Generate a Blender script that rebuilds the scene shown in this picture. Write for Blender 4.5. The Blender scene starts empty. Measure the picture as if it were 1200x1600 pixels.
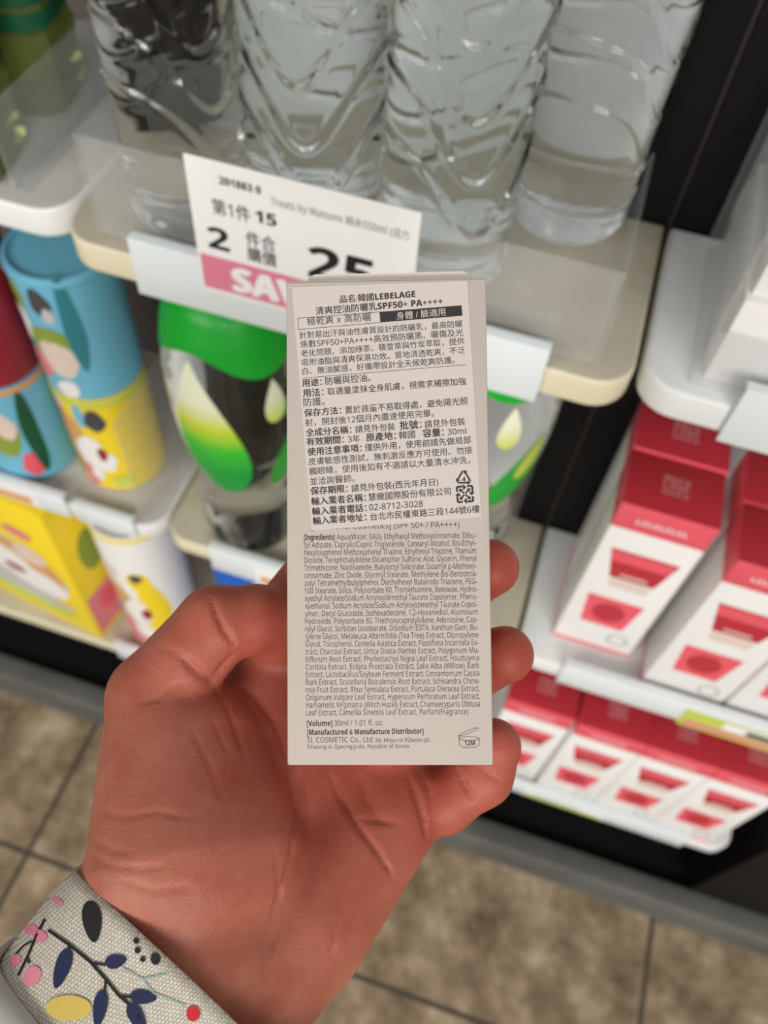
import bpy, bmesh, math, random
import numpy as np
from mathutils import Matrix, Vector
from mathutils.bvhtree import BVHTree

# ------------------------------------------------------------------ camera, light, exposure
SC = bpy.context.scene
COL = SC.collection
random.seed(7)
FPX = 1300.0                                    # focal length in pixels of the 1200x1600 frame
CAM_Z = 1150.0                                  # lens height above the floor in mm
_ax, _ay, _az = math.radians(34.05), math.radians(6.21), math.radians(12.62)
def _rx(a): c, s = math.cos(a), math.sin(a); return np.array([[1, 0, 0], [0, c, -s], [0, s, c]])
def _rz(a): c, s = math.cos(a), math.sin(a); return np.array([[c, -s, 0], [s, c, 0], [0, 0, 1]])
MROT = _rz(_az) @ _rx(_ax) @ _rz(_ay)           # lens axes -> world
cam_d = bpy.data.cameras.new('phone_camera')
cam = bpy.data.objects.new('phone_camera', cam_d); COL.objects.link(cam)
cam.matrix_world = Matrix.Translation((0, 0, CAM_Z / 1000)) @ Matrix([list(r) for r in MROT]).to_4x4()
cam_d.sensor_fit = 'HORIZONTAL'; cam_d.sensor_width = 36.0; cam_d.lens = 36.0 * FPX / 1200.0
cam_d.clip_start = 0.01; cam_d.clip_end = 50
cam_d.dof.use_dof = True; cam_d.dof.focus_distance = 0.182; cam_d.dof.aperture_fstop = 19.0
SC.camera = cam
SC.view_settings.view_transform = 'Standard'; SC.view_settings.look = 'None'
SC.view_settings.exposure = 0.0; SC.view_settings.gamma = 1.0; SC.view_settings.use_curve_mapping = False
SC.cycles.use_denoising = True
SC.cycles.max_bounces = 16; SC.cycles.transmission_bounces = 14; SC.cycles.transparent_max_bounces = 16
SC.cycles.glossy_bounces = 6; SC.cycles.diffuse_bounces = 4; SC.cycles.sample_clamp_indirect = 6.0
WORLD_STRENGTH = 0.17
CEILING_POWER = 98.0
w = bpy.data.worlds.new('shop_ambient'); SC.world = w; w.use_nodes = True
w.node_tree.nodes['Background'].inputs[0].default_value = (1.0, 0.985, 0.96, 1)
w.node_tree.nodes['Background'].inputs[1].default_value = WORLD_STRENGTH
def overhead_area(x, y, z, sx, sy, power, col=(1, 0.985, 0.955)):
    l = bpy.data.lights.new('overhead_area_light', 'AREA'); l.shape = 'RECTANGLE'; l.size = sx; l.size_y = sy
    l.energy = power; l.color = col
    o = bpy.data.objects.new('overhead_area_light', l); COL.objects.link(o); o.location = (x, y, z)
    return o
def aim(o, t): o.rotation_euler = (Vector(t) - o.location).to_track_quat('-Z', 'Y').to_euler()
aim(overhead_area(-1.7, -3.1, 2.45, 2.4, 1.0, CEILING_POWER * 0.78), (-0.1, 0.3, 0.8))
aim(overhead_area(1.6, -3.1, 2.45, 2.4, 1.0, CEILING_POWER * 1.15), (-0.1, 0.3, 0.8))

for _x, _y in ((-1.3, -1.3), (0.2, -1.0), (1.5, -1.3), (-0.5, 0.15), (0.9, 0.15)):   # unseen slim strips, added to streak highlights on the bottle ridges
    overhead_area(_x, _y, 2.75, 0.05, 1.3, 1.6)

# ------------------------------------------------------------------ helpers
def lin(c):
    out = []
    for v in c[:3]:
        v = v / 255.0
        out.append(v / 12.92 if v <= 0.04045 else ((v + 0.055) / 1.055) ** 2.4)
    return (*out, 1.0)
def mat(name, rgb, rough=0.5, spec=0.5, trans=0.0, ior=1.45, metal=0.0, coat=0.0, sss=0.0):
    m = bpy.data.materials.new(name); m.use_nodes = True
    b = m.node_tree.nodes['Principled BSDF']
    b.inputs['Base Color'].default_value = lin(rgb); b.inputs['Roughness'].default_value = rough
    b.inputs['Specular IOR Level'].default_value = spec; b.inputs['Transmission Weight'].default_value = trans
    b.inputs['IOR'].default_value = ior; b.inputs['Metallic'].default_value = metal; b.inputs['Coat Weight'].default_value = coat
    return m
def nodes(m): return m.node_tree.nodes, m.node_tree.links, m.node_tree.nodes['Principled BSDF']
def mottled(name, c1, c2, scale, rough=0.5, bump=0.0, detail=4.0, bscale=None, spec=0.5):
    m = mat(name, c1, rough, spec); N, L, b = nodes(m)
    tc = N.new('ShaderNodeTexCoord'); nz = N.new('ShaderNodeTexNoise'); nz.inputs['Scale'].default_value = scale; nz.inputs['Detail'].default_value = detail
    L.new(tc.outputs['Object'], nz.inputs['Vector'])
    r = N.new('ShaderNodeValToRGB'); r.color_ramp.elements[0].position = 0.35; r.color_ramp.elements[1].position = 0.65
    r.color_ramp.elements[0].color = lin(c1); r.color_ramp.elements[1].color = lin(c2)
    L.new(nz.outputs['Fac'], r.inputs['Fac']); L.new(r.outputs['Color'], b.inputs['Base Color'])
    if bump:
        n2 = N.new('ShaderNodeTexNoise'); n2.inputs['Scale'].default_value = bscale or scale * 3; n2.inputs['Detail'].default_value = 5
        L.new(tc.outputs['Object'], n2.inputs['Vector'])
        bp = N.new('ShaderNodeBump'); bp.inputs['Strength'].default_value = bump; bp.inputs['Distance'].default_value = 0.001
        L.new(n2.outputs['Fac'], bp.inputs['Height']); L.new(bp.outputs['Normal'], b.inputs['Normal'])
    return m
MM = 0.001
def W(x, y, z): return (x * MM, y * MM, z * MM)
def tag(o, label=None, cat=None, group=None, kind=None):
    if label: o['label'] = label
    if cat: o['category'] = cat
    if group: o['group'] = group
    if kind: o['kind'] = kind
    return o
def thing(name, label, cat, loc=(0, 0, 0), rz=0.0, group=None):
    o = bpy.data.objects.new(name, None); COL.objects.link(o); o.empty_display_size = 0.02
    o.location = W(*loc); o.rotation_euler = (0, 0, math.radians(rz))
    return tag(o, label, cat, group)
def link_bm(name, bm, mats, parent=None, smooth=False, auto=None):
    me = bpy.data.meshes.new(name); bmesh.ops.recalc_face_normals(bm, faces=bm.faces[:]) if smooth != 'keep' else None
    bm.to_mesh(me); bm.free()
    if not isinstance(mats, (list, tuple)): mats = [mats]
    for m in mats: me.materials.append(m)
    if smooth:
        for p in me.polygons: p.use_smooth = True
        if auto: me.set_sharp_from_angle(angle=math.radians(auto))
    o = bpy.data.objects.new(name, me); COL.objects.link(o)
    if parent is not None: o.parent = parent
    return o
def add_box(bm, x0, x1, y0, y1, z0, z1, bev=0.0, seg=2, mi=0, M=None):
    t = bmesh.new()
    vs = [t.verts.new(W(x, y, z)) for z in (z0, z1) for x, y in ((x0, y0), (x1, y0), (x1, y1), (x0, y1))]
    for f in ((3, 2, 1, 0), (4, 5, 6, 7), (0, 1, 5, 4), (1, 2, 6, 5), (2, 3, 7, 6), (3, 0, 4, 7)):
        t.faces.new([vs[i] for i in f])
    if bev: bmesh.ops.bevel(t, geom=t.edges[:], offset=bev * MM, segments=seg, affect='EDGES', profile=0.5)
    for f in t.faces: f.material_index = mi
    if M is not None: bmesh.ops.transform(t, matrix=M, verts=t.verts[:])
    merge(bm, t)
def merge(bm, t):
    me = bpy.data.meshes.new('tmp'); t.to_mesh(me); t.free(); bm.from_mesh(me); bpy.data.meshes.remove(me)
def box(name, dims, m, parent=None, bev=0.6, seg=2, smooth=True):
    bm = bmesh.new(); add_box(bm, *dims, bev=bev, seg=seg)
    return link_bm(name, bm, m, parent, smooth, 35)
def prism(bm, pts, z0, z1, bev=0.0, seg=3, mi=0):
    t = bmesh.new()
    a = [t.verts.new(W(x, y, z0)) for x, y in pts]; b = [t.verts.new(W(x, y, z1)) for x, y in pts]
    n = len(pts); t.faces.new(a[::-1]); t.faces.new(b)
    for i in range(n): t.faces.new((a[i], a[(i + 1) % n], b[(i + 1) % n], b[i]))
    bmesh.ops.recalc_face_normals(t, faces=t.faces[:])
    if bev:
        es = [e for e in t.edges if abs(e.verts[0].co.z - e.verts[1].co.z) < 1e-7]
        bmesh.ops.bevel(t, geom=es, offset=bev * MM, segments=seg, affect='EDGES', profile=0.5)
    for f in t.faces: f.material_index = mi
    merge(bm, t)
def lathe(bm, prof, n=48, mi=0, fn=None, caps=True):
    """prof: list of (r, z); fn(theta, z, r) -> r"""
    rings = []
    for r, z in prof:
        rings.append([bm.verts.new(W((fn(2 * math.pi * i / n, z, r) if fn else r) * math.cos(2 * math.pi * i / n),
                                     (fn(2 * math.pi * i / n, z, r) if fn else r) * math.sin(2 * math.pi * i / n), z)) for i in range(n)])
    for a, b in zip(rings, rings[1:]):
        for i in range(n):
            bm.faces.new((a[i], a[(i + 1) % n], b[(i + 1) % n], b[i])).material_index = mi
    if caps:
        bm.faces.new(rings[0][::-1]).material_index = mi; bm.faces.new(rings[-1]).material_index = mi
def dup(root, loc=None, label=None, group=None, rz=None):
    r = root.copy(); COL.objects.link(r)
    if loc: r.location = W(*loc)
    if rz is not None: r.rotation_euler = (0, 0, math.radians(rz))
    if label: r['label'] = label
    if group: r['group'] = group
    for ch in list(root.children):
        c = ch.copy(); COL.objects.link(c); c.parent = r
        for g in list(ch.children):
            d = g.copy(); COL.objects.link(d); d.parent = c
    return r
def sans(s, bold):
    out = ''
    for ch in s:
        if 'A' <= ch <= 'Z': out += chr((0x1D5D4 if bold else 0x1D5A0) + ord(ch) - 65)
        elif 'a' <= ch <= 'z': out += chr((0x1D5EE if bold else 0x1D5BA) + ord(ch) - 97)
        elif '0' <= ch <= '9': out += chr((0x1D7EC if bold else 0x1D7E2) + ord(ch) - 48)
        else: out += ch
    return out
def text_bm(bm, s, M, width=None, height=1.0, bold=0.0, mi=0, align='LEFT', shear=0.0):
    """s set on local x axis of M (metres); width fits the string, height is the em size (mm)"""
    c = bpy.data.curves.new('t', 'FONT'); c.body = sans(s, bold > 0.008); c.size = 1.0; c.resolution_u = 2; c.shear = shear
    o = bpy.data.objects.new('t', c); COL.objects.link(o)
    bpy.context.view_layer.update()
    dg = bpy.context.evaluated_depsgraph_get()
    me = bpy.data.meshes.new_from_object(o.evaluated_get(dg))
    xs = [v.co.x for v in me.vertices]
    x0, x1 = min(xs), max(xs)
    sy = height * MM if height else width * MM / (x1 - x0)
    sx = width * MM / (x1 - x0) if width else sy
    t = bmesh.new(); t.from_mesh(me)
    for v in t.verts: v.co = M @ Vector(((v.co.x - x0) * sx, v.co.y * sy, 0.0))
    if bold:
        cjk = any(ord(ch) > 0x2E80 for ch in s); b = bold if (cjk or bold > 0.03) else bold * 0.5
        for dx, dy in ((-b, -b * .5), (b, b * .5)):
            t2 = t.copy()
            bmesh.ops.translate(t2, vec=M.to_3x3() @ Vector((dx * (sy), dy * sy, 0.000002 * (1 + (dx > 0)))), verts=t2.verts[:])
            for f in t2.faces: f.material_index = mi
            merge(bm, t2)
    for f in t.faces: f.material_index = mi
    bpy.data.objects.remove(o); bpy.data.curves.remove(c); bpy.data.meshes.remove(me)
    merge(bm, t)
def frame(o, ex, ey):
    ex = Vector(ex).normalized(); ey = Vector(ey); ey = (ey - ex * ey.dot(ex)).normalized(); ez = ex.cross(ey)
    m = Matrix((ex, ey, ez)).transposed().to_4x4(); m.translation = Vector(o); return m
def flat(bm, pts, M, mi=0):
    vs = [bm.verts.new(M @ Vector((x * MM, y * MM, 0))) for x, y in pts]
    f = bm.faces.new(vs); f.material_index = mi
def ell(cx, cy, a, b, n=20, rot=0.0):
    c, s = math.cos(rot), math.sin(rot)
    return [(cx + a * math.cos(t) * c - b * math.sin(t) * s, cy + a * math.cos(t) * s + b * math.sin(t) * c) for t in [2 * math.pi * i / n for i in range(n)]]

# ------------------------------------------------------------------ materials
M_white = mottled('shelf_white', (232, 233, 232), (226, 227, 226), 12, 0.35)
M_cream = mottled('shelf_cream', (226, 216, 186), (219, 209, 178), 14, 0.4)
M_creamtop = mottled('shelf_cream_top', (196, 188, 168), (184, 175, 154), 22, 0.45)  # board tops, a darker cream than the fronts
M_strip = mat('label_strip_plastic', (226, 232, 234), 0.3)
M_black = mottled('black_metal', (12, 11, 12), (15, 14, 15), 8, 0.6, spec=0.25)
M_slit = mat('upright_slot', (70, 62, 62), 0.5)
M_back = mottled('taupe_back_panel', (226, 226, 228), (220, 220, 222), 4, 0.5)
M_shadepanel = mottled('shade_toned_panel', (112, 104, 100), (104, 96, 92), 4, 0.6)  # left bay panel toned dark to carry the shade behind the tea bottles
M_shadetop = mottled('shade_toned_white_top', (196, 191, 187), (186, 181, 177), 10, 0.5)  # left bay shelf tops greyed in colour, standing in for shade
M_plinth = mottled('grey_plinth', (104, 103, 98), (88, 87, 83), 10, 0.55)
def acrylic_material():
    m = bpy.data.materials.new('clear_acrylic'); m.use_nodes = True; N, L = m.node_tree.nodes, m.node_tree.links
    N.remove(N['Principled BSDF']); tr = N.new('ShaderNodeBsdfTransparent'); gl = N.new('ShaderNodeBsdfGlossy'); df = N.new('ShaderNodeBsdfDiffuse')
    tr.inputs[0].default_value = (.985, .99, .99, 1); gl.inputs['Roughness'].default_value = .06; df.inputs[0].default_value = (.8, .81, .81, 1)
    m1 = N.new('ShaderNodeMixShader'); m2 = N.new('ShaderNodeMixShader'); m1.inputs[0].default_value = .05; m2.inputs[0].default_value = .1
    L.new(tr.outputs[0], m1.inputs[1]); L.new(gl.outputs[0], m1.inputs[2])
    L.new(m1.outputs[0], m2.inputs[1]); L.new(df.outputs[0], m2.inputs[2]); L.new(m2.outputs[0], N['Material Output'].inputs[0])
    return m
M_acrylic = acrylic_material()
M_pet = mat('water_filled_plastic', (252, 255, 254), 0.02, 0.5, 1.0, 1.36)
M_cap = mat('white_cap', (235, 238, 240), 0.4)
M_paper = mat('white_paper', (240, 240, 238), 0.6)
M_ink = mat('black_ink', (24, 24, 26), 0.6)
M_grey_ink = mat('grey_ink', (120, 120, 122), 0.6)
M_pink = mat('pink_print', (222, 128, 152), 0.6)
M_red = mat('crimson_print', (186, 46, 58), 0.42)
M_coral = mat('coral_print', (232, 92, 106), 0.45)
M_rose = mat('rose_print', (226, 130, 138), 0.5)
M_beige = mat('beige_print', (226, 205, 192), 0.5)
M_carton = mat('white_carton', (238, 236, 233), 0.45)
M_logo = mat('pale_pink_print', (214, 150, 152), 0.5)
M_orange = mat('orange_print', (226, 158, 92), 0.55)
M_yellow = mat('yellow_print', (243, 213, 40), 0.45)
M_blue = mat('sky_blue_print', (112, 186, 214), 0.45)
M_teal = mat('teal_print', (46, 128, 140), 0.45)
M_lime = mat('lime_print', (198, 208, 88), 0.5)
M_olive = mat('olive_print', (140, 158, 60), 0.5)
M_tan = mat('tan_print', (214, 160, 100), 0.5)
M_dred = mat('maroon_print', (150, 36, 50), 0.5)
M_dgreen = mat('dark_green_print', (18, 84, 52), 0.45)
M_green = mat('bright_green_print', (10, 168, 44), 0.4)
M_deepblue = mat('deep_blue_print', (24, 92, 190), 0.45)
M_palegrey = mat('pale_grey_print', (196, 196, 194), 0.5)
M_darkgrey = mat('dark_grey_print', (70, 70, 74), 0.5)
M_tea = mat('green_tea_bottle', (128, 140, 74), 0.1, 0.5, 0.6, 1.36)

# ------------------------------------------------------------------ setting: floor
def floor_material():
    m = mat('stone_tile', (150, 140, 120), 0.5); N, L, b = nodes(m)
    tc = N.new('ShaderNodeTexCoord'); mp = N.new('ShaderNodeMapping')
    T = 0.3915
    mp.inputs['Location'].default_value = (-0.345 + 10 * T, -0.1025 + 10 * T, 0)
    L.new(tc.outputs['Object'], mp.inputs['Vector'])
    br = N.new('ShaderNodeTexBrick'); br.offset = 0.0; br.squash = 1.0
    br.inputs['Scale'].default_value = 1.0; br.inputs['Brick Width'].default_value = T; br.inputs['Row Height'].default_value = T
    br.inputs['Mortar Size'].default_value = 0.0035; br.inputs['Mortar Smooth'].default_value = 0.2; br.inputs['Bias'].default_value = 0
    L.new(mp.outputs['Vector'], br.inputs['Vector'])
    n1 = N.new('ShaderNodeTexNoise'); n1.inputs['Scale'].default_value = 17; n1.inputs['Detail'].default_value = 7; n1.inputs['Roughness'].default_value = 0.62
    n2 = N.new('ShaderNodeTexNoise'); n2.inputs['Scale'].default_value = 55; n2.inputs['Detail'].default_value = 4
    for n in (n1, n2): L.new(tc.outputs['Object'], n.inputs['Vector'])
    r = N.new('ShaderNodeValToRGB'); e = r.color_ramp.elements
    e[0].position = 0.3; e[0].color = lin((96, 79, 58)); e[1].position = 0.72; e[1].color = lin((192, 174, 146))
    k = e.new(0.5); k.color = lin((146, 126, 99))
    L.new(n1.outputs['Fac'], r.inputs['Fac'])
    mx = N.new('ShaderNodeMixRGB'); mx.blend_type = 'OVERLAY'; mx.inputs['Fac'].default_value = 0.45
    L.new(r.outputs['Color'], mx.inputs['Color1']); L.new(n2.outputs['Fac'], mx.inputs['Color2'])
    m2 = N.new('ShaderNodeMixRGB'); L.new(br.outputs['Fac'], m2.inputs['Fac']); L.new(mx.outputs['Color'], m2.inputs['Color1'])
    m2.inputs['Color2'].default_value = lin((74, 66, 56)); L.new(m2.outputs['Color'], b.inputs['Base Color'])
    bp = N.new('ShaderNodeBump'); bp.inputs['Strength'].default_value = 0.5; bp.inputs['Distance'].default_value = 0.002; bp.invert = True
    L.new(br.outputs['Fac'], bp.inputs['Height']); L.new(bp.outputs['Normal'], b.inputs['Normal'])
    return m
bm = bmesh.new(); add_box(bm, -2600, 2600, -3000, 1200, -30, 0)
tag(link_bm('floor', bm, floor_material()), kind='structure')

bm = bmesh.new(); add_box(bm, -2600, 2600, 530, 600, 0, 2900)
tag(link_bm('wall_back', bm, mottled('grey_wall', (200, 198, 194), (194, 192, 188), 6, 0.7)), kind='structure')

# ------------------------------------------------------------------ the rack
Z1, Z2, Z3 = 861.0, 550.0, 265.0
YB = 500.0                                       # back panel
rack = thing('display_rack', 'black framed shop shelving rack standing on a grey plinth on the stone tiles', 'shelf rack', (0, 0, 0))
def upright(x0, x1):
    bm = bmesh.new(); add_box(bm, x0, x1, 432, 470, 60, 1700, 1.2)
    return link_bm('upright', bm, M_black, rack, True, 35)
for x0, x1 in ((24, 48.6), (51.0, 78), (-286, -259.6), (-257.2, -232), (-590, -563), (337, 362)): upright(x0, x1)
for x0, x1 in ((48.6, 51.0), (-259.6, -257.2)):
    bm = bmesh.new(); add_box(bm, x0, x1, 436, 462, 60, 1690); link_bm('joint_strip', bm, M_slit, rack)
for x0, x1 in ((-900, -258.5), (-258.5, 49.8), (49.8, 700)):
    bm = bmesh.new(); add_box(bm, x0 + .2, x1 - .2, YB, YB + 12, 60, 1700); link_bm('back_panel', bm, M_back if x0 > -800 else M_shadepanel, rack)
bm = bmesh.new(); add_box(bm, -900, 700, 425, 498, 56, 230, 1); add_box(bm, -900, 700, 318, 424, 40, 46, 0.5)
link_bm('kick_panel', bm, M_black, rack)
bm = bmesh.new(); add_box(bm, -900, 700, 286, 316, 0, 58, 4, 3); add_box(bm, -900, 700, 281, 292, 0, 14, 2)
link_bm('plinth', bm, M_plinth, rack, True, 40)
bm = bmesh.new(); add_box(bm, 366, 700, 312, 520, 60, 420, 2)
link_bm('end_cabinet', bm, M_black, rack)

def arc(cx, cy, r, a0, a1, n=8):
    return [(cx + r * math.cos(math.radians(a0 + (a1 - a0) * i / n)), cy + r * math.sin(math.radians(a0 + (a1 - a0) * i / n))) for i in range(n + 1)]
def shelf(label, x0, x1, yf, z, m, mtop, strips, th=18.5, r=20, strip_mat=None):
    t = thing('display_shelf', label, 'shelf', (0, 0, z), 0, 'shelves of the rack')
    pts = arc(x0 + r, yf + r, r, 180, 270) + arc(x1 - r, yf + r, r, 270, 360) + [(x1, 431), (x1 - 29, 431), (x1 - 29, YB - 1), (x0 + 31, YB - 1), (x0 + 31, 431), (x0, 431)]
    bm = bmesh.new(); prism(bm, pts, -th, 0, 2.5)
    for f in bm.faces:
        if f.calc_center_median().z > -0.0004: f.material_index = 1
    o = link_bm('board', bm, [m, mtop], t, True, 40)
    for sx0, sx1, zt, zb in strips:
        b = bmesh.new(); add_box(b, sx0, sx1, yf - 3.0, yf - 1.0, zb, zt, 0.5)
        add_box(b, sx0, sx1, yf - 1.2, yf + 3.5, zt - 2.2, zt, 0.5)
        link_bm('label_strip', b, strip_mat or M_strip, t, True, 40)
    return t
shelf('upper cream shelf under the clear water bottles', -257, 47, 297, Z1, M_cream, M_creamtop, [(-212, 5, 14, -22)])
shelf('upper white shelf holding the green tea bottles, left of the cream one', -560, -262, 311, Z1, M_white, M_shadetop, [])
shelf('upper white shelf under the stacked white cartons, beside the black post', 51, 345, 304, Z1, M_white, M_white, [(95, 335, 16, -21)])
shelf('middle cream shelf under the green labelled bottles', -257, 47, 310, Z2, M_cream, M_creamtop, [(-213, 10, 10, -26)], strip_mat=M_strip)
shelf('middle white shelf carrying the stacked cartoon print canisters', -560, -262, 311, Z2, M_white, M_shadetop, [(-430, -345, 12, -18), (-338, -282, 8, -18)])
shelf('middle white shelf under the tall red and white cartons', 51, 345, 304, Z2, M_white, M_white, [(88, 335, 12, -21)])
shelf('bottom cream shelf hidden behind the hand, with the blue pack', -257, 47, 304, Z3, M_cream, M_creamtop, [])
shelf('bottom cream edged shelf under the yellow pack, above the black recess', -560, -262, 304, Z3, M_cream, M_creamtop, [(-360, -275, 14, -22)])
shelf('bottom white shelf under the row of low red topped cartons', 51, 335, 302, Z3, M_white, M_white, [(60, 290, 8, -20)])

# small price tags clipped on the strips
def price_tag(label, x0, x1, y, z0, z1, base, bars):
    t = thing('price_tag', label, 'price tag', (x0, y, z0), 0, 'price tags on the shelf edges')
    bm = bmesh.new(); add_box(bm, 0, x1 - x0, -0.8, 0, 0, z1 - z0, 0.2); link_bm('card', bm, base, t)
    if bars:
        bm = bmesh.new(); M = frame(W(0, -1.0, 0), (1, 0, 0), (0, 0, 1))
        mats = []
        for (a, b, c, d, m) in bars:
            if m not in mats: mats.append(m)
            flat(bm, [(a, c), (b, c), (b, d), (a, d)], M, mats.index(m))
        link_bm('print', bm, mats, t)
    return t
price_tag('lime edged price tag with pink print below the tall red carton', 186, 262, 300.8, 526, 553, M_lime,
          [(3, 73, 4, 11, M_rose), (30, 72, 14, 26, M_paper), (48, 70, 15, 22, M_grey_ink)])
price_tag('pale yellow tag on the bottom white shelf edge', 118, 205, 298.8, 247, 262, M_paper,
          [(2, 85, 1, 6, M_lime), (10, 60, 8, 12, M_palegrey)])
price_tag('white and orange tag on the edge below the canisters', -425, -372, 307.8, 536, 556, M_paper, [(1, 46, 1, 11, M_orange)])
price_tag('white and orange tag below the large green labelled bottle', -172, -120, 306.8, 527, 551, M_paper, [(4, 48, 2, 12, M_orange)])

# ------------------------------------------------------------------ price card on the tray
def price_card():
    y = 289.2; x0, x1, zb, zt = -170, -62.5, Z1 - 1.5, Z1 + 73.5
    t = thing('price_card', 'large white sale card with a pink band in front of the water bottles', 'price card', (x0, y, zb))
    bm = bmesh.new(); add_box(bm, 0, x1 - x0, 0, 0.5, 0, zt - zb, 0.1); link_bm('card', bm, M_paper, t)
    bm = bmesh.new(); M = frame(W(0, -0.12, 0), (1, 0, 0), (0, 0, 1))
    flat(bm, [(1.2, 2.5), (106.5, 2.5), (106.5, 23), (1.2, 23)], M); link_bm('sale_band', bm, M_pink, t)
    bm = bmesh.new()
    def at(u, v, rot=0): return frame(W(u, -0.22, v), (math.cos(rot), 0, math.sin(rot)), (-math.sin(rot), 0, math.cos(rot)))
    text_bm(bm, '201883 0', at(16, 64.5), 19.5, 5.2, 0.02)
    text_bm(bm, '第1件', at(11, 48.5), 18.5, 9.2, 0.004)
    text_bm(bm, '15', at(32, 49.5), 10, 8.6, 0.03)
    text_bm(bm, '2', at(6.8, 28), 10.5, 17, 0.025)
    text_bm(bm, '件合', at(26.4, 35.6), 14.5, 9.0, 0.008)
    text_bm(bm, '購價', at(26.4, 26.8), 14.5, 9.0, 0.008)
    text_bm(bm, '25', at(57, 26.5), 32, 25, 0.025)
    link_bm('printed_text', bm, M_ink, t)
    bm = bmesh.new(); text_bm(bm, 'Treats by Watsons 純水550ml (活力', at(40, 60.6), 63, 5.4, 0.0)
    tag(link_bm('product_line', bm, M_grey_ink, t), 'fine grey print')
    bm = bmesh.new(); text_bm(bm, 'SAVE', at(17.5, 5.2), 46, 20, 0.05)
    tag(link_bm('save_lettering', bm, M_paper, t), 'white lettering')
price_card()

# ------------------------------------------------------------------ clear trays and dividers
def acrylic_wall(bm, x0, x1, y0, y1, z0, z1): add_box(bm, x0, x1, y0, y1, z0, z1, 0.3, 1)
t = thing('acrylic_tray', 'clear open acrylic tray round the water bottles on the cream shelf', 'tray', (0, 0, Z1))
bm = bmesh.new(); acrylic_wall(bm, -235, 26.2, 306, 308, 1.6, 56); link_bm('front_wall', bm, M_acrylic, t)
bm = bmesh.new(); acrylic_wall(bm, 26.4, 28.4, 306, 430, 1.6, 40); link_bm('side_wall', bm, M_acrylic, t)
bm = bmesh.new(); acrylic_wall(bm, -237.2, -235.2, 306, 430, 1.6, 56); link_bm('side_wall', bm, M_acrylic, t)
t = thing('acrylic_tray', 'clear acrylic bin with a rounded corner around the white cartons', 'tray', (0, 0, Z1))
bm = bmesh.new(); acrylic_wall(bm, 74, 330, 312, 314, 0.2, 34); link_bm('front_wall', bm, M_acrylic, t)
bm = bmesh.new(); acrylic_wall(bm, 72, 74, 312, 430, 0.2, 90); link_bm('side_wall', bm, M_acrylic, t)
for lab, x, y0, y1, z, h in (('clear divider beside the green tea bottles', -296, 322, 496, Z1, 46),
                             ('clear divider right of the stacked canisters', -281, 322, 429, Z2, 120)):
    t = thing('shelf_divider', lab, 'divider', (x, y0, z))
    bm = bmesh.new(); acrylic_wall(bm, -1, 1, 0, y1 - y0, 0.2, h); link_bm('panel', bm, M_acrylic, t)
    bm = bmesh.new(); add_box(bm, -1.4, 9, 0, y1 - y0, 0.1, 1.4, 0.3); link_bm('foot', bm, M_acrylic, t)

# ------------------------------------------------------------------ water bottles
def water_bottle():
    t = thing('water_bottle', '', 'bottle', (0, 0, Z1), 0, 'clear water bottles in the tray')
    R0, H = 33.6, 168.0
    prof = [(22, 1.5), (26, 0.2), (30, 1.6), (32.4, 6), (33.3, 10)]
    zz = 12.0
    while zz < H: prof.append((R0, zz)); zz += 1.0
    for a in range(1, 13):
        q = a / 12 * math.pi / 2; prof.append((13.5 + (R0 - 13.5) * math.cos(q) ** 0.8, H + 40 * math.sin(q)))
    prof += [(13.3, H + 52)]
    waves = [(60, 0), (88, 0.25), (116, 0.5), (146, 0.8)]
    def fn(th, z, r):
        if z < 11 or z > H: return r
        e = min(1, (z - 11) / 6) * min(1, (H - z) / 8)
        d = 0.0
        for zc, ph in waves:
            p = 2 * th + ph
            s = math.sin(p + 0.55 * math.cos(p)); slope = abs(19 * 2 * math.cos(p + 0.55 * math.cos(p)) * (1 - 0.55 * math.sin(p)) / R0)
            q = (z - zc - 19 * s) / math.sqrt(1 + slope * slope)
            d += 1.15 * math.exp(-(q / 1.5) ** 2) - 0.6 * math.exp(-((q - 3.6) / 1.7) ** 2)
        for zc in (16.5, 25):
            d += 0.8 * math.exp(-((z - zc) / 1.7) ** 2)
        return r - 0.7 + d * e
    bm = bmesh.new(); lathe(bm, prof, 168, fn=fn)
    link_bm('body', bm, M_pet, t, True)
    bm = bmesh.new(); lathe(bm, [(14.8, H + 50), (15, H + 51), (15, H + 65), (14.2, H + 66.5), (4, H + 66.6)], 40)
    link_bm('cap', bm, M_cap, t, True, 40)
    return t
WB = water_bottle()
spots = [(-200.5, 346, 20, 'clear water bottle at the left end of the tray, dark post seen through it'),
         (-132.2, 348, -24, 'clear water bottle directly behind the sale card, second in the tray'),
         (-63.8, 350, -8, 'clear water bottle above the white carton top, third in the tray'),
         (-9, 418, 34, 'clear water bottle set back beside the black post'),
         (-147.5, 417, 70, 'clear water bottle in the rear row behind the second front bottle'),
         (-78.6, 418.5, 110, 'clear water bottle in the rear row behind the third front bottle')]
for i, (x, y, rz, lab) in enumerate(spots):
    o = WB if i == 0 else dup(WB)
    o.location = W(x, y, Z1 + 0.3); o.rotation_euler.z = math.radians(rz); o['label'] = lab

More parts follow.
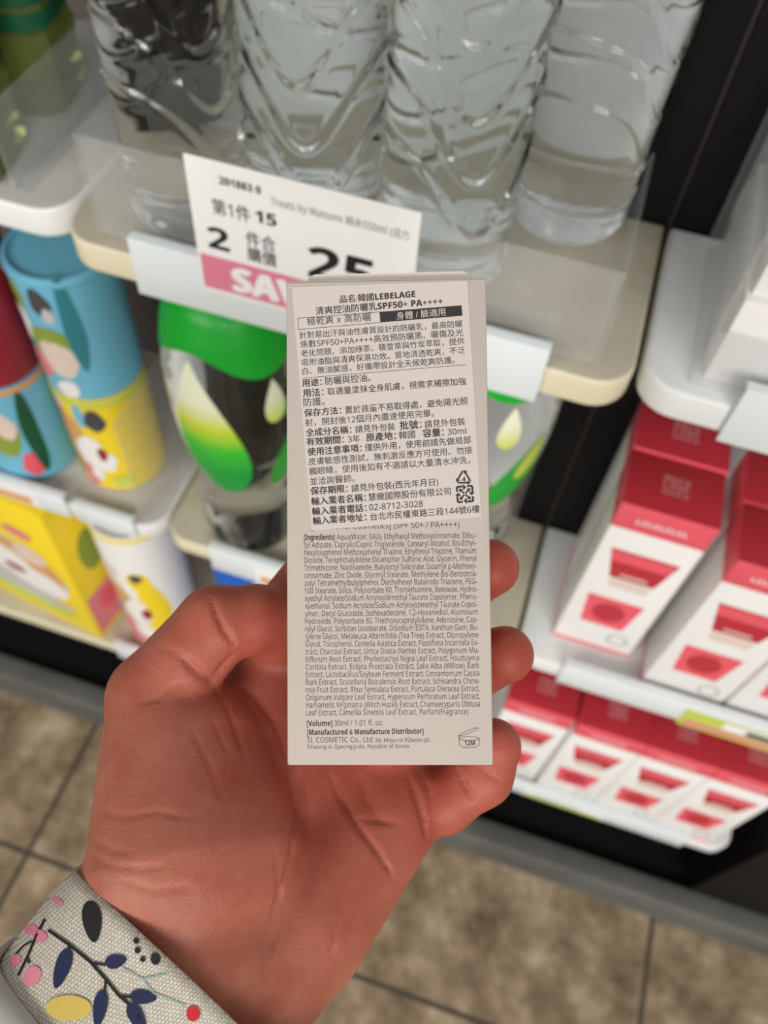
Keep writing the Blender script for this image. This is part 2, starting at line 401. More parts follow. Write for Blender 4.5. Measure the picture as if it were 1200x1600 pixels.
# ------------------------------------------------------------------ green tea bottles
def tea_bottle():
    t = thing('tea_bottle', '', 'bottle', (0, 0, Z1), 0, 'green tea bottles')
    def fn(th, z, r):
        c = (abs(math.cos(th)) ** 5 + abs(math.sin(th)) ** 5) ** (-0.2)
        if z > 165: c = 1 + (c - 1) * max(0, 1 - (z - 165) / 25)
        return r * c * (0.97 + 0.03 * math.cos(z * 0.22 if z < 60 else 0))
    prof = [(20, 1), (25, 0.2), (28, 4), (29.5, 12), (27.5, 25), (29.5, 38), (27.6, 46), (28.5, 48)] + [(28.5, z) for z in range(54, 168, 6)] + [(24, 182), (16, 196), (13, 204), (13, 214)]
    bm = bmesh.new(); lathe(bm, prof, 20, fn=fn); link_bm('body', bm, M_tea, t, True, 14)
    bm = bmesh.new(); lathe(bm, [(29.4, 49), (29.4, 130)], 20, fn=fn, caps=False); link_bm('label', bm, M_dgreen, t, True)
    bm = bmesh.new(); lathe(bm, [(29.7, 84), (29.7, 104)], 20, fn=fn, caps=False); link_bm('label_band', bm, M_palegrey, t, True)
    bm = bmesh.new(); lathe(bm, [(14.5, 212), (15, 213), (15, 228), (5, 229)], 32); link_bm('cap', bm, M_cap, t, True, 40)
    return t
TB = tea_bottle()
for i, (x, y, lab) in enumerate([(-336, 410, 'olive green tea bottle with dark green label, by the clear divider'),
                                 (-333, 338, 'olive green tea bottle at the shelf front, left of the divider')]):
    o = TB if i == 0 else dup(TB)
    o.location = W(x, y, Z1 + 0.2); o.rotation_euler.z = math.radians(12); o['label'] = lab

# ------------------------------------------------------------------ green labelled bottles
def grad_green():
    m = mat('green_gradient_print', (10, 168, 44), 0.35); N, L, b = nodes(m)
    tc = N.new('ShaderNodeTexCoord'); sx = N.new('ShaderNodeSeparateXYZ'); L.new(tc.outputs['Object'], sx.inputs[0])
    r = N.new('ShaderNodeValToRGB'); e = r.color_ramp.elements
    e[0].position = 0.3; e[0].color = lin((0, 160, 60)); e[1].position = 0.7; e[1].color = lin((240, 242, 214))
    k = e.new(0.46); k.color = lin((60, 196, 50)); k = e.new(0.58); k.color = lin((206, 220, 60))
    mr = N.new('ShaderNodeMapRange'); mr.inputs['From Min'].default_value = 0.06; mr.inputs['From Max'].default_value = 0.25
    L.new(sx.outputs['Z'], mr.inputs['Value']); L.new(mr.outputs[0], r.inputs['Fac']); L.new(r.outputs['Color'], b.inputs['Base Color'])
    return m
M_ggrad = grad_green()
GP = [(30, 1), (35, 0.2), (38.5, 4), (39.5, 12), (39, 40), (37.5, 62), (36, 76), (36.5, 84), (40, 100), (44, 120), (46.5, 145), (47.5, 170), (47, 195), (45, 215), (41.5, 235), (34, 252), (24, 262), (15, 268), (14, 273)]
def g_rad(z):
    for (r0, z0), (r1, z1) in zip(GP[1:], GP[2:]):
        if z0 <= z <= z1: return r0 + (r1 - r0) * (z - z0) / (z1 - z0)
    return 40
def surf_patch(bm, rad, off, poly, mi=0, grid=14):
    """poly: (angle deg, z mm) outline -> fan of rings laid on the body of revolution"""
    cx = sum(p[0] for p in poly) / len(poly); cz = sum(p[1] for p in poly) / len(poly)
    K = 6; rings = []
    for k in range(1, K + 1):
        ring = []
        for a, z in poly:
            aa = cx + (a - cx) * k / K; zz = cz + (z - cz) * k / K; r = rad(zz) + off
            ring.append(bm.verts.new(W(r * math.cos(math.radians(aa)), r * math.sin(math.radians(aa)), zz)))
        rings.append(ring)
    c = bm.verts.new(W((rad(cz) + off) * math.cos(math.radians(cx)), (rad(cz) + off) * math.sin(math.radians(cx)), cz))
    n = len(poly)
    for i in range(n):
        bm.faces.new((c, rings[0][i], rings[0][(i + 1) % n])).material_index = mi
    for a, b in zip(rings, rings[1:]):
        for i in range(n): bm.faces.new((a[i], b[i], b[(i + 1) % n], a[(i + 1) % n])).material_index = mi
def drop(ca, cz, wa, hz, tilt=0.0, n=28):
    pts = []
    for i in range(n):
        t = 2 * math.pi * i / n
        x = math.sin(t) * wa * (0.5 - 0.5 * math.cos(t)) ** 0.5 * 1.0; y = math.cos(t) * hz
        pts.append((ca + x + tilt * y, cz + y))
    return pts
def green_bottle():
    t = thing('mineral_water_bottle', '', 'bottle', (0, 0, Z2), 0, 'mineral water bottles with green labels')
    prof = []
    for (r0, z0), (r1, z1) in zip(GP, GP[1:]):
        n = max(1, int((z1 - z0) / 3))
        for k in range(n): prof.append((r0 + (r1 - r0) * k / n, z0 + (z1 - z0) * k / n))
    prof.append(GP[-1])
    def fn(th, z, r): return r * (1 + (0.012 * math.cos(12 * th) * min(1, max(0, (70 - z) / 20)) if z > 6 else 0))
    bm = bmesh.new(); lathe(bm, prof, 72, fn=fn); link_bm('body', bm, M_pet, t, True)
    bm = bmesh.new()
    ring = []
    n = 72
    for i in range(n):
        th = 2 * math.pi * i / n; zl = 222 + 9 * math.sin(3 * th + 0.6)
        ring.append([(g_rad(z) + 0.5, th, z) for z in [zl + (262 - zl) * k / 10 for k in range(11)]])
    vs = [[bm.verts.new(W(r * math.cos(th), r * math.sin(th), z)) for r, th, z in col] for col in ring]
    for i in range(n):
        for k in range(10): bm.faces.new((vs[i][k], vs[(i + 1) % n][k], vs[(i + 1) % n][k + 1], vs[i][k + 1]))
    tag(link_bm('shoulder_label', bm, M_green, t, True), 'bright green wrap')
    for ca, cz, wa, hz, tl, m in ((-97, 156, 42, 70, -0.12, M_ggrad), (-37, 190, 12, 20, 0, M_ggrad), (-15, 132, 27, 46, 0.3, M_green), (80, 150, 30, 60, -0.1, M_ggrad)):
        bm = bmesh.new(); surf_patch(bm, g_rad, 0.5, drop(ca, cz, wa, hz, tl)); link_bm('drop_print', bm, m, t, True)
    bm = bmesh.new(); surf_patch(bm, g_rad, 0.8, drop(-8, 152, 12, 24, 0.25)); link_bm('drop_print', bm, M_lime, t, True)
    bm = bmesh.new(); lathe(bm, [(15.5, 269), (16, 270), (16, 284), (5, 285)], 32); link_bm('cap', bm, M_green, t, True, 40)
    return t
GB = green_bottle()
for i, (x, y, rz, lab) in enumerate([(-193, 354, 4, 'green labelled water bottle left of the white carton'),
                                     (-23, 402, -28, 'green labelled water bottle right of the white carton, by the black post')]):
    o = GB if i == 0 else dup(GB)
    o.location = W(x, y, Z2 + 0.2); o.rotation_euler.z = math.radians(rz); o['label'] = lab

# ------------------------------------------------------------------ red and white cartons
CW, CD, CH = 61.0, 44.0, 187.0
def red_carton():
    t = thing('face_cream_carton', '', 'carton', (0, 0, 0))
    bm = bmesh.new(); add_box(bm, 0, CW, 0, CD, 0, CH - 26, 0.6); link_bm('body', bm, M_carton, t, True, 40)
    bm = bmesh.new(); add_box(bm, -.05, CW + .05, -.05, CD + .05, CH - 26, CH, 0.7)
    for f in bm.faces:
        if f.normal.z < 0.5: f.material_index = 1
    tag(link_bm('lid', bm, [M_red, M_coral], t, True, 40), 'crimson top')
    bm = bmesh.new(); add_box(bm, -.06, CW + .06, -.06, CD + .06, 0, 4, 0.3); tag(link_bm('base_band', bm, M_coral, t), 'coral base edge')
    M = frame(W(0, -0.12, 0), (1, 0, 0), (0, 0, 1)); M3 = frame(W(0, -0.3, 0), (1, 0, 0), (0, 0, 1))
    bm = bmesh.new()
    flat(bm, [(8, 138), (54, 138), (47, 104), (16, 104)], M, 0)
    flat(bm, [(9, 136.5), (53, 136.5), (50.5, 124), (11.5, 124)], M3, 1)
    flat(bm, [(17, 102), (46, 102), (45, 92), (18, 92)], M, 2)
    flat(bm, [(9, 76), (50, 76), (45, 36), (13, 36)], M, 1)
    flat(bm, ell(29, 56, 12, 13), M3, 0)
    flat(bm, [(22, 108), (41, 108), (41, 110.5), (22, 110.5)], M3, 2)
    link_bm('tube_print', bm, [M_red, M_coral, M_beige], t)
    bm = bmesh.new(); e1, e2 = ell(46, 20, 8, 8, 24), ell(46, 20, 6.6, 6.6, 24)
    va = [bm.verts.new(M @ Vector((x * MM, y * MM, 0))) for x, y in e1]; vb = [bm.verts.new(M @ Vector((x * MM, y * MM, 0))) for x, y in e2]
    for i in range(24): bm.faces.new((va[i], va[(i + 1) % 24], vb[(i + 1) % 24], vb[i]))
    link_bm('ring_mark', bm, mat('sage_print', (150, 164, 148), 0.5), t)
    bm = bmesh.new(); T = frame(W(0, 0, CH + 0.12), (1, 0, 0), (0, 1, 0)); rnd = random.Random(3)
    for row in range(3):
        for k in range(4):
            x = 23 + k * 4.4; y = 16 + row * 5.2
            flat(bm, [(x, y), (x + 3.2, y), (x + 3.2, y + .9), (x, y + .9)], T); flat(bm, [(x, y + 1), (x + .9, y + 1), (x + .9, y + 3.9), (x, y + 3.9)], T)
            if rnd.random() > .4: flat(bm, [(x + 1, y + 3), (x + 3.2, y + 3), (x + 3.2, y + 3.9), (x + 1, y + 3.9)], T)
            if rnd.random() > .4: flat(bm, [(x + 2.3, y + 1), (x + 3.2, y + 1), (x + 3.2, y + 2.9), (x + 2.3, y + 2.9)], T)
    link_bm('logo_print', bm, M_logo, t)
    bm = bmesh.new()
    for k in range(9):
        a = 14 + k * 3.7
        flat(bm, [(a, CH - 17), (a + 2.8, CH - 17), (a + 2.8, CH - 16), (a, CH - 16)], M); flat(bm, [(a, CH - 16), (a + .9, CH - 16), (a + .9, CH - 12.5), (a, CH - 12.5)], M)
        if k % 2: flat(bm, [(a + .9, CH - 13.4), (a + 2.8, CH - 13.4), (a + 2.8, CH - 12.5), (a + .9, CH - 12.5)], M)
    link_bm('name_print', bm, M_carton, t)
    return t
RC = red_carton()
tall = [(75, 330, Z2, 0, 'red topped white carton standing alone in front by the black post'),
        (76, 376, Z2, 0, 'red topped carton directly behind the front one, under the white shelf'),
        (148, 312, Z2, 0, 'red topped carton second from the black post, cut by the frame edge'),
        (148, 358, Z2, 0, 'red topped carton behind the second one from the post'),
        (212, 312, Z2, 0, 'red topped carton on the middle shelf, third from the post'),
        (62, 308, Z3, 0, 'low red topped carton nearest the fingers on the bottom shelf'),
        (127, 306, Z3, 0, 'low red topped carton second from the fingers, right of the gap'),
        (189, 306, Z3, 0, 'low red topped carton third from the fingers'),
        (251, 306, Z3, 0, 'low red topped carton at the right end of the bottom shelf'),
        (62, 354, Z3, 0, 'red topped carton in the rear row nearest the post, bottom shelf'),
        (127, 352, Z3, 0, 'red topped carton in the rear row, second from the post, bottom shelf'),
        (189, 352, Z3, 0, 'red topped carton in the rear row, third from the post, bottom shelf')]
for i, (x, y, z, rz, lab) in enumerate(tall):
    o = RC if i == 0 else dup(RC)
    o.location = W(x, y, z + 0.2 + (1.5 if i == 1 else 0)); o['label'] = lab
    o['group'] = 'red cartons on the middle shelf' if z == Z2 else 'red cartons on the bottom shelf'

# ------------------------------------------------------------------ white cartons in the acrylic bin
def white_carton(label, x, y, z, w_, d_, h_):
    t = thing('white_carton', label, 'carton', (x, y, z), 0, 'white cartons in the clear bin')
    bm = bmesh.new(); add_box(bm, 0, w_, 0, d_, 0, h_, 0.6); link_bm('body', bm, M_carton, t, True, 40)
    bm = bmesh.new(); M = frame(W(-0.12, d_, 0), (0, -1, 0), (0, 0, 1)); rnd = random.Random(int(x + z))
    for k in range(6):
        yy = 8 + k * (h_ - 16) / 6; flat(bm, [(8, yy), (d_ * (0.5 + 0.4 * rnd.random()), yy), (d_ * 0.7, yy + 1.4), (8, yy + 1.4)], M)
    link_bm('side_print', bm, M_palegrey, t)
white_carton('white carton lying lowest in the clear bin', 79, 318, Z1 + .4, 130, 108, 49)
white_carton('white carton stacked on the lowest one in the clear bin', 81, 322, Z1 + 50, 126, 100, 60)
white_carton('white carton topmost in the clear bin at the frame edge', 84, 326, Z1 + 110.6, 122, 94, 60)

# ------------------------------------------------------------------ canisters with cartoon style blobs
def canister(label, x, y, z, r, h, base, rim, blobs, group, rz=0):
    t = thing('snack_canister', label, 'canister', (x, y, z), rz, group)
    bm = bmesh.new(); lathe(bm, [(r - 2, 0.6), (r, 2), (r, 5), (r, h - 5), (r, h - 2), (r - 1.5, h - .6), (r - 3, h - .6), (r - 3.4, h - 3), (3, h - 3)], 56)
    link_bm('body', bm, base, t, True, 40)
    bm = bmesh.new(); lathe(bm, [(r + .4, h - 7), (r + .9, h - 6), (r + .9, h - 2), (r + .2, h - 1.2)], 56, caps=False)
    link_bm('rim', bm, rim, t, True)
    mats = []; bm = bmesh.new()
    for k, (a, zz, wa, hz, m) in enumerate(blobs):
        if m not in mats: mats.append(m)
        poly = [(a + wa * math.cos(q) * (1 + 0.12 * math.sin(3 * q + k)), zz + hz * math.sin(q) * (1 + 0.1 * math.cos(2 * q + k))) for q in [2 * math.pi * i / 20 for i in range(20)]]
        surf_patch(bm, lambda z_: r, 0.25 + 0.05 * k, poly, mats.index(m))
    link_bm('label_print', bm, mats, t, True)
    return t
bl_blue = [(-152, 98, 18, 11, M_yellow), (-120, 92, 10, 14, M_olive), (-88, 94, 12, 12, M_darkgrey), (-82, 84, 7, 6, M_palegrey), (-138, 74, 24, 20, M_darkgrey), (-128, 66, 18, 17, M_carton),
           (-92, 52, 26, 22, M_olive), (-88, 42, 22, 19, M_beige), (-118, 30, 14, 14, M_rose), (-60, 76, 10, 40, M_teal), (-140, 34, 14, 12, M_palegrey), (-88, 12, 14, 9, M_carton)]
bl_yel = [(-136, 96, 22, 14, M_carton), (-124, 92, 10, 8, M_rose), (-90, 96, 8, 14, M_blue), (-72, 92, 13, 12, M_darkgrey), (-118, 56, 30, 32, M_tan), (-92, 48, 20, 24, M_carton), (-74, 40, 14, 14, M_carton),
          (-76, 50, 6, 9, M_dred), (-128, 22, 14, 14, M_olive), (-104, 18, 12, 14, M_rose), (-142, 62, 12, 18, M_palegrey), (-90, 22, 9, 8, M_carton), (-60, 14, 14, 8, M_lime)]
bl_red = [(-110, 60, 24, 30, M_tan), (-92, 44, 18, 20, M_carton), (-72, 60, 14, 14, M_coral), (-60, 36, 12, 30, M_dgreen), (-130, 96, 20, 10, M_darkgrey), (-90, 12, 30, 9, M_orange)]
bl_blu2 = [(-110, 84, 18, 16, M_yellow), (-76, 64, 22, 30, M_olive), (-66, 74, 12, 16, M_beige), (-52, 24, 14, 14, M_coral), (-110, 30, 26, 12, M_blue), (-38, 60, 10, 50, M_dgreen), (-120, 54, 14, 10, M_deepblue)]
canister('yellow canister standing under the blue one, cartoon print front', -323, 372, Z2 + .2, 36, 115, M_yellow, M_lime, bl_yel, 'canisters on the middle shelf')
canister('sky blue canister stacked on the yellow one', -323, 372, Z2 + 115.6, 36, 115, M_blue, M_blue, bl_blue, 'canisters on the middle shelf')
canister('blue canister with orange base at the frame edge, left of the stack', -400, 354, Z2 + .2, 37, 115, M_blue, M_orange, bl_blu2, 'canisters on the middle shelf')
canister('maroon canister stacked at the frame edge', -400, 354, Z2 + 115.6, 37, 115, M_dred, M_dgreen, bl_red, 'canisters on the middle shelf')
canister('cream and yellow canister on the bottom shelf behind the thumb', -320, 352, Z3 + .2, 39, 240, M_carton, M_yellow,
         [(-70, 160, 16, 20, M_yellow), (-72, 168, 9, 9, M_darkgrey), (-60, 100, 22, 62, M_yellow), (-112, 110, 26, 34, M_tan), (-88, 96, 22, 26, M_carton), (-74, 94, 8, 12, M_dred), (-120, 168, 22, 14, M_beige), (-130, 90, 12, 22, M_blue), (-96, 20, 40, 18, M_rose), (-70, 34, 10, 9, M_grey_ink), (-112, 54, 14, 20, M_rose), (-86, 56, 16, 12, M_carton)],
         'packs on the bottom shelf')
def yellow_pack():
    t = thing('snack_box', 'large yellow box with cartoon print on the bottom shelf, beside the cream canister', 'box', (-458, 352, Z3 + .2), -8)
    bm = bmesh.new(); add_box(bm, -84, 84, -34, 34, 0, 252, 1.2); link_bm('body', bm, M_yellow, t, True, 40)
    M = frame(W(-84, -34.2, 0), (1, 0, 0), (0, 0, 1)); mats = []; bm = bmesh.new()
    for k, (cx, cy, a, b, m) in enumerate([(84, 110, 70, 60, M_palegrey), (90, 120, 62, 44, M_tan), (70, 112, 42, 30, M_carton), (110, 90, 40, 26, M_carton), (84, 98, 14, 8, M_dred), (40, 140, 22, 18, M_orange), (120, 150, 20, 18, M_beige), (80, 50, 68, 10, M_palegrey), (84, 30, 60, 12, M_lime), (60, 190, 22, 10, M_blue), (120, 192, 18, 9, M_rose)]):
        if m not in mats: mats.append(m)
        M2 = M @ Matrix.Translation((0, 0, 0.00006 * k)); flat(bm, ell(cx, cy, a, b, 24), M2, mats.index(m))
    link_bm('front_print', bm, mats, t)
    bm = bmesh.new(); M = frame(W(84.2, -34, 0), (0, 1, 0), (0, 0, 1))
    flat(bm, [(4, 8), (60, 8), (60, 84), (4, 84)], M, 0); flat(bm, ell(34, 150, 16, 34), M, 1); flat(bm, ell(30, 54, 12, 20), M @ Matrix.Translation((0, 0, .0001)), 2)
    link_bm('side_print', bm, [M_rose, M_olive, M_coral], t)
yellow_pack()
t = thing('tissue_pack', 'blue and white pack under the middle cream shelf, above the thumb', 'pack', (-232, 332, Z3 + .2))
bm = bmesh.new(); add_box(bm, 0, 100, 0, 70, 0, 225, 5, 3); link_bm('body', bm, M_deepblue, t, True, 50)
bm = bmesh.new(); M = frame(W(0, -0.2, 0), (1, 0, 0), (0, 0, 1)); flat(bm, ell(60, 196, 20, 16), M); flat(bm, ell(88, 170, 9, 24), M); flat(bm, ell(20, 150, 12, 20), M)
link_bm('front_print', bm, mat('pale_blue_print', (190, 222, 244), .5), t)

# ------------------------------------------------------------------ lens-axes coordinates for the near group (mm) -> world
M4 = Matrix([list(r) for r in MROT]).to_4x4(); M4.translation = Vector((0, 0, CAM_Z / 1000))
def PX(px, py, d): return np.array([(px - 600) / FPX * d, -(py - 800) / FPX * d, -d])

# ------------------------------------------------------------------ the carton in the hand
B_TL, B_TR, B_BL, B_BR = PX(443, 441, 185.0), PX(755, 435, 183.54), PX(453, 1196, 179.35), PX(775, 1196, 177.89)
bex = (B_TR - B_TL) + (B_BR - B_BL); bex /= np.linalg.norm(bex)
bey = (B_TL - B_BL) + (B_TR - B_BR); bey -= bex * (bex @ bey); bey /= np.linalg.norm(bey)
bez = np.cross(bex, bey)
BC = (B_TL + B_TR + B_BL + B_BR) / 4
BW, BH, BD = 44.25, 105.9, 24.0
def to_local(px, py):
    d = PX(px, py, 1.0); k = (BC @ bez) / (d @ bez); p = d * k - BC
    return p @ bex, p @ bey
mbox = Matrix((list(bex), list(bey), list(bez))).transposed().to_4x4(); mbox.translation = Vector(list(BC * MM))
held = thing('sunscreen_carton', 'white sunscreen carton held upright, back covered in printed text', 'carton')
held.matrix_world = M4 @ mbox
M_card = mottled('shade_toned_cardboard', (186, 174, 165), (183, 171, 162), 30, 0.7, spec=0.15)  # white board darkened in colour, standing in for the phone holder's shadow
M_stick = mat('shade_toned_sticker_film', (198, 187, 180), 0.6, 0.2)  # white film with the same shadow put into its colour
M_flap = mat('raw_cardboard_flap', (238, 230, 214), 0.7)
M_print = mat('carton_black_ink', (44, 40, 40), 0.6)
bm = bmesh.new(); add_box(bm, -BW / 2, BW / 2, -BH / 2, BH / 2, -BD, 0, 0.45, 2); link_bm('body', bm, M_card, held, True, 40)
def rr(x0, x1, y0, y1, r, corners=(1, 1, 1, 1)):
    p = []
    for (cx, cy, a), on in zip(((x0 + r, y0 + r, 180), (x1 - r, y0 + r, 270), (x1 - r, y1 - r, 0), (x0 + r, y1 - r, 90)), corners):
        p += arc(cx, cy, r, a, a + 90, 6) if on else [(cx + (r if a in (270, 0) else -r), cy + (r if a in (0, 90) else -r))]
    return p
u0, _ = to_local(475, 430); u1, _ = to_local(741, 430)
bm = bmesh.new(); prism(bm, rr(u0, u1, BH / 2 - 6, BH / 2 + 3.1, 2.4, (0, 0, 1, 1)), -4.6, -4.2); link_bm('tuck_flap', bm, M_flap, held)
bm = bmesh.new(); prism(bm, [(-BW / 2 + .3, BH / 2), (BW / 2 - .3, BH / 2), (BW / 2 - .3, BH / 2 + .35), (-BW / 2 + .3, BH / 2 + .35)], -BD + .4, -0.6)
link_bm('top_lid', bm, M_card, held)
# sticker sheet, a little askew
def L2(px, py): return to_local(px, py)
def crop1(x, y): return (430 + x * 0.3, 400 + y * 0.3)
def crop2(x, y): return (430 + x * 0.3, 800 + y * 0.3)
st = [L2(*p) for p in ((456, 449), (730, 439), (752, 808), (487, 829))]
bm = bmesh.new(); prism(bm, st[::-1], 0.02, 0.1); stk = link_bm('sticker', bm, M_stick, held)
SZ = 0.14 * MM
def line_frame(p0, p1, z):
    a = Vector((*L2(*p0), 0)) * MM; b = Vector((*L2(*p1), 0)) * MM
    a.z = b.z = z
    return frame(a, b - a, (0, 1, 0)), (b - a).length / MM
bm = bmesh.new()
def T1(s, x0, y0, x1, y1, em=None, bold=0.0, mi=0):
    M, wd = line_frame(crop1(x0, y0), crop1(x1, y1), SZ)
    text_bm(bm, s, M, wd, em, bold, mi)
def seg(parts, x0, y0, x1, y1, em=None):
    """parts: (text, bold?, share start, share end)"""
    for s, b, a, c in parts:
        T1(s, x0 + (x1 - x0) * a, y0 + (y1 - y0) * a, x0 + (x1 - x0) * c, y0 + (y1 - y0) * c, em, 0.022 if b else 0.004)
T1('品名:韓國LEBELAGE', 337, 243, 730, 214, None, 0.016)
T1('清爽控油防曬乳SPF50+ PA++++', 212, 305, 872, 252, None, 0.012)
T1('極乾爽 x 高防曬', 167, 360, 500, 335)
T1('針對易出汗與油性膚質設計的防曬乳，最高防曬', 128, 430, 975, 368)
T1('係數SPF50+PA++++高效預防曬黑、曬傷及光', 132, 477, 980, 414)
T1('老化問題，添加綠茶、積雪草與竹炭萃取，提供', 135, 524, 985, 458)
T1('吸附油脂與清爽保濕功效。質地清透乾爽，不泛', 140, 571, 988, 505)
T1('白、無油膩感，好攜帶設計全天候乾爽防護。', 143, 617, 935, 557)
seg([('用途：', 1, 0, .28), ('防曬與控油。', 0, .33, .98)], 142, 680, 505, 650)
seg([('用法：', 1, 0, .125), ('取適量塗抹全身肌膚，視需求補擦加強', 0, .15, 1)], 146, 733, 995, 668)
T1('防護。', 148, 782, 258, 774)
seg([('保存方法：', 1, 0, .225), ('置於孩童不易取得處，避免陽光照', 0, .25, 1)], 153, 835, 1003, 771)
T1('射，開封後12個月內盡速使用完畢。', 157, 886, 828, 834)
seg([('全成分名稱：', 1, 0, .285), ('請見外包裝', 0, .31, .56), ('批號：', 1, .59, .725), ('請見外包裝', 0, .745, 1)], 161, 938, 990, 878)
seg([('有效期間：', 1, 0, .235), ('3年', 0, .26, .335), ('原產地：', 1, .375, .56), ('韓國', 0, .58, .68), ('容量：', 1, .73, .86), ('30ml', 0, .885, 1)], 164, 986, 995, 926)
seg([('使用注意事項：', 1, 0, .33), ('僅供外用，使用前請先做局部', 0, .35, 1)], 170, 1038, 1020, 973)
T1('皮膚敏感性測試，無刺激反應方可使用。勿接', 174, 1088, 1027, 1026)
T1('觸眼睛，使用後如有不適請以大量清水沖洗，', 178, 1139, 1015, 1078)
T1('並洽詢醫師。', 182, 1191, 415, 1174)
seg([('保存期限：', 1, 0, .29), ('請見外包裝(西元年月日)', 0, .32, 1)], 186, 1242, 850, 1192)
seg([('輸入業者名稱：', 1, 0, .39), ('慧緻國際股份有限公司', 0, .41, 1)], 190, 1296, 915, 1241)
seg([('輸入業者電話：', 1, 0, .49), ('02-8712-3028', 0, .515, 1)], 194, 1348, 770, 1306)
seg([('輸入業者地址：', 1, 0, .32), ('台北市民權東路三段144號6樓', 0, .345, 1)], 198, 1397, 1065, 1333)
def quad1(pts, mi=0, z=SZ, crop=crop1):
    vs = []
    for p in pts:
        u, v = L2(*crop(*p)); vs.append(bm.verts.new(Vector((u * MM, v * MM, z))))
    bm.faces.new(vs).material_index = mi
def stroke(p, q, wd, mi=0, z=SZ, crop=crop1):
    dx, dy = q[0] - p[0], q[1] - p[1]; l = math.hypot(dx, dy); nx, ny = -dy / l * wd / 2, dx / l * wd / 2
    quad1([(p[0] + nx, p[1] + ny), (q[0] + nx, q[1] + ny), (q[0] - nx, q[1] - ny), (p[0] - nx, p[1] - ny)], mi, z, crop)
for p, q in (((118, 326), (545, 292)), ((122, 384), (550, 347)), ((118, 326), (122, 384))): stroke(p, q, 2.5)
quad1([(543, 292), (970, 258), (975, 312), (548, 347)])
stroke((143, 637), (995, 567), 2.2)
# recycling triangle and recycling square
for k in range(3):
    a0 = math.radians(90 + 120 * k); a1 = math.radians(90 + 120 * (k + 1)); c = (981, 1158); R = 46
    p = (c[0] + R * math.cos(a0), c[1] - R * math.sin(a0)); q = (c[0] + R * math.cos(a1), c[1] - R * math.sin(a1))
    s = (p[0] + (q[0] - p[0]) * .1, p[1] + (q[1] - p[1]) * .1); e = (p[0] + (q[0] - p[0]) * .74, p[1] + (q[1] - p[1]) * .74)
    stroke(s, e, 9)
    dx, dy = (q[0] - p[0]), (q[1] - p[1]); l = math.hypot(dx, dy); dx /= l; dy /= l
    quad1([(e[0] - dy * 12, e[1] + dx * 12), (e[0] + dx * 18, e[1] + dy * 18), (e[0] + dy * 12, e[1] - dx * 12)])
T1('4', 974, 1174, 992, 1173, 1.25, 0.02)
c = (988, 1240); s = 40
for k in range(4):
    a = math.radians(90 * k - 4)
    def rot(x, y): return (c[0] + x * math.cos(a) - y * math.sin(a), c[1] + x * math.sin(a) + y * math.cos(a))
    stroke(rot(-s, -s), rot(-10, -s), 10); stroke(rot(-s, -s), rot(-s, -14), 10)
    stroke(rot(-20, -20), rot(-3, -3), 8)
    quad1([rot(-30, -30), rot(-10, -26), rot(-26, -10)])
    quad1([rot(10, -s + 5), rot(-8, -s - 12), rot(-8, -s + 20)])
link_bm('sticker_text', bm, M_print, stk)
bm = bmesh.new()
M, wd = line_frame(crop1(633, 331), crop1(887, 308), 0.2 * MM); text_bm(bm, '身體 / 臉適用', M, wd, None, 0.002)
tag(link_bm('reversed_text', bm, M_stick, stk), 'white lettering on black bar')
# print straight on the carton board
bm = bmesh.new(); CZ = 0.015 * MM
def T2(s, x0, y0, x1, y1, em, bold=0.0):
    M, wd = line_frame(crop2(x0, y0), crop2(x1, y1), CZ); text_bm(bm, s, M, wd, em, bold)
T2('[Functional Cosmetics] (SPF 50+ / PA++++)', 190, 91, 960, 79, 1.75)
ing = ['[Ingredients] Aqua(Water, EAU), Ethylhexyl Methoxycinnamate, Dibu-', 'tyl Adipate, Caprylic/Capric Triglyceride, Cetearyl Alcohol, Bis-Ethyl-',
       'hexyloxyphenol Methoxyphenyl Triazine, Ethylhexyl Triazone, Titanium', 'Dioxide, Terephthalylidene Dicamphor Sulfonic Acid, Glycerin, Phenyl',
       'Trimethicone, Niacinamide, Butyloctyl Salicylate, Isoamyl p-Methoxy-', 'cinnamate, Zinc Oxide, Glyceryl Stearate, Methylene Bis-Benzotria-',
       'zolyl Tetramethylbutylphenol, Diethylhexyl Butamido Triazone, PEG-', '100 Stearate, Silica, Polysorbate 60, Tromethamine, Beeswax, Hydro-',
       'xyethyl Acrylate/Sodium Acryloyldimethyl Taurate Copolymer, Pheno-', 'xyethanol, Sodium Acrylate/Sodium Acryloyldimethyl Taurate Copol-',
       'ymer, Decyl Glucoside, Isohexadecane, 1,2-Hexanediol, Aluminum', 'Hydroxide, Polysorbate 80, Triethoxycaprylylsilane, Adenosine, Cap-',
       'rylyl Glycol, Sorbitan Isostearate, Disodium EDTA, Xanthan Gum, Bu-', 'tylene Glycol, Melaleuca Alternifolia (Tea Tree) Extract, Dipropylene',
       'Glycol, Tocopherol, Centella Asiatica Extract, Passiflora Incarnata Ex-', 'tract, Charcoal Extract, Urtica Dioica (Nettle) Extract, Polygonum Mu-',
       'ltiflorum Root Extract, Phyllostachys Nigra Leaf Extract, Houttuynia', 'Cordata Extract, Eclipta Prostrata Extract, Salix Alba (Willow) Bark',
       'Extract, Lactobacillus/Soybean Ferment Extract, Cinnamomum Cassia', 'Bark Extract, Scutellaria Baicalensis Root Extract, Schisandra Chine-',
       'nsis Fruit Extract, Rhus Semialata Extract, Portulaca Oleracea Extract,', 'Origanum Vulgare Leaf Extract, Hypericum Perforatum Leaf Extract,',
       'Hamamelis Virginiana (Witch Hazel) Extract, Chamaecyparis Obtusa', 'Leaf Extract, Camellia Sinensis Leaf Extract, Parfum(Fragrance)']
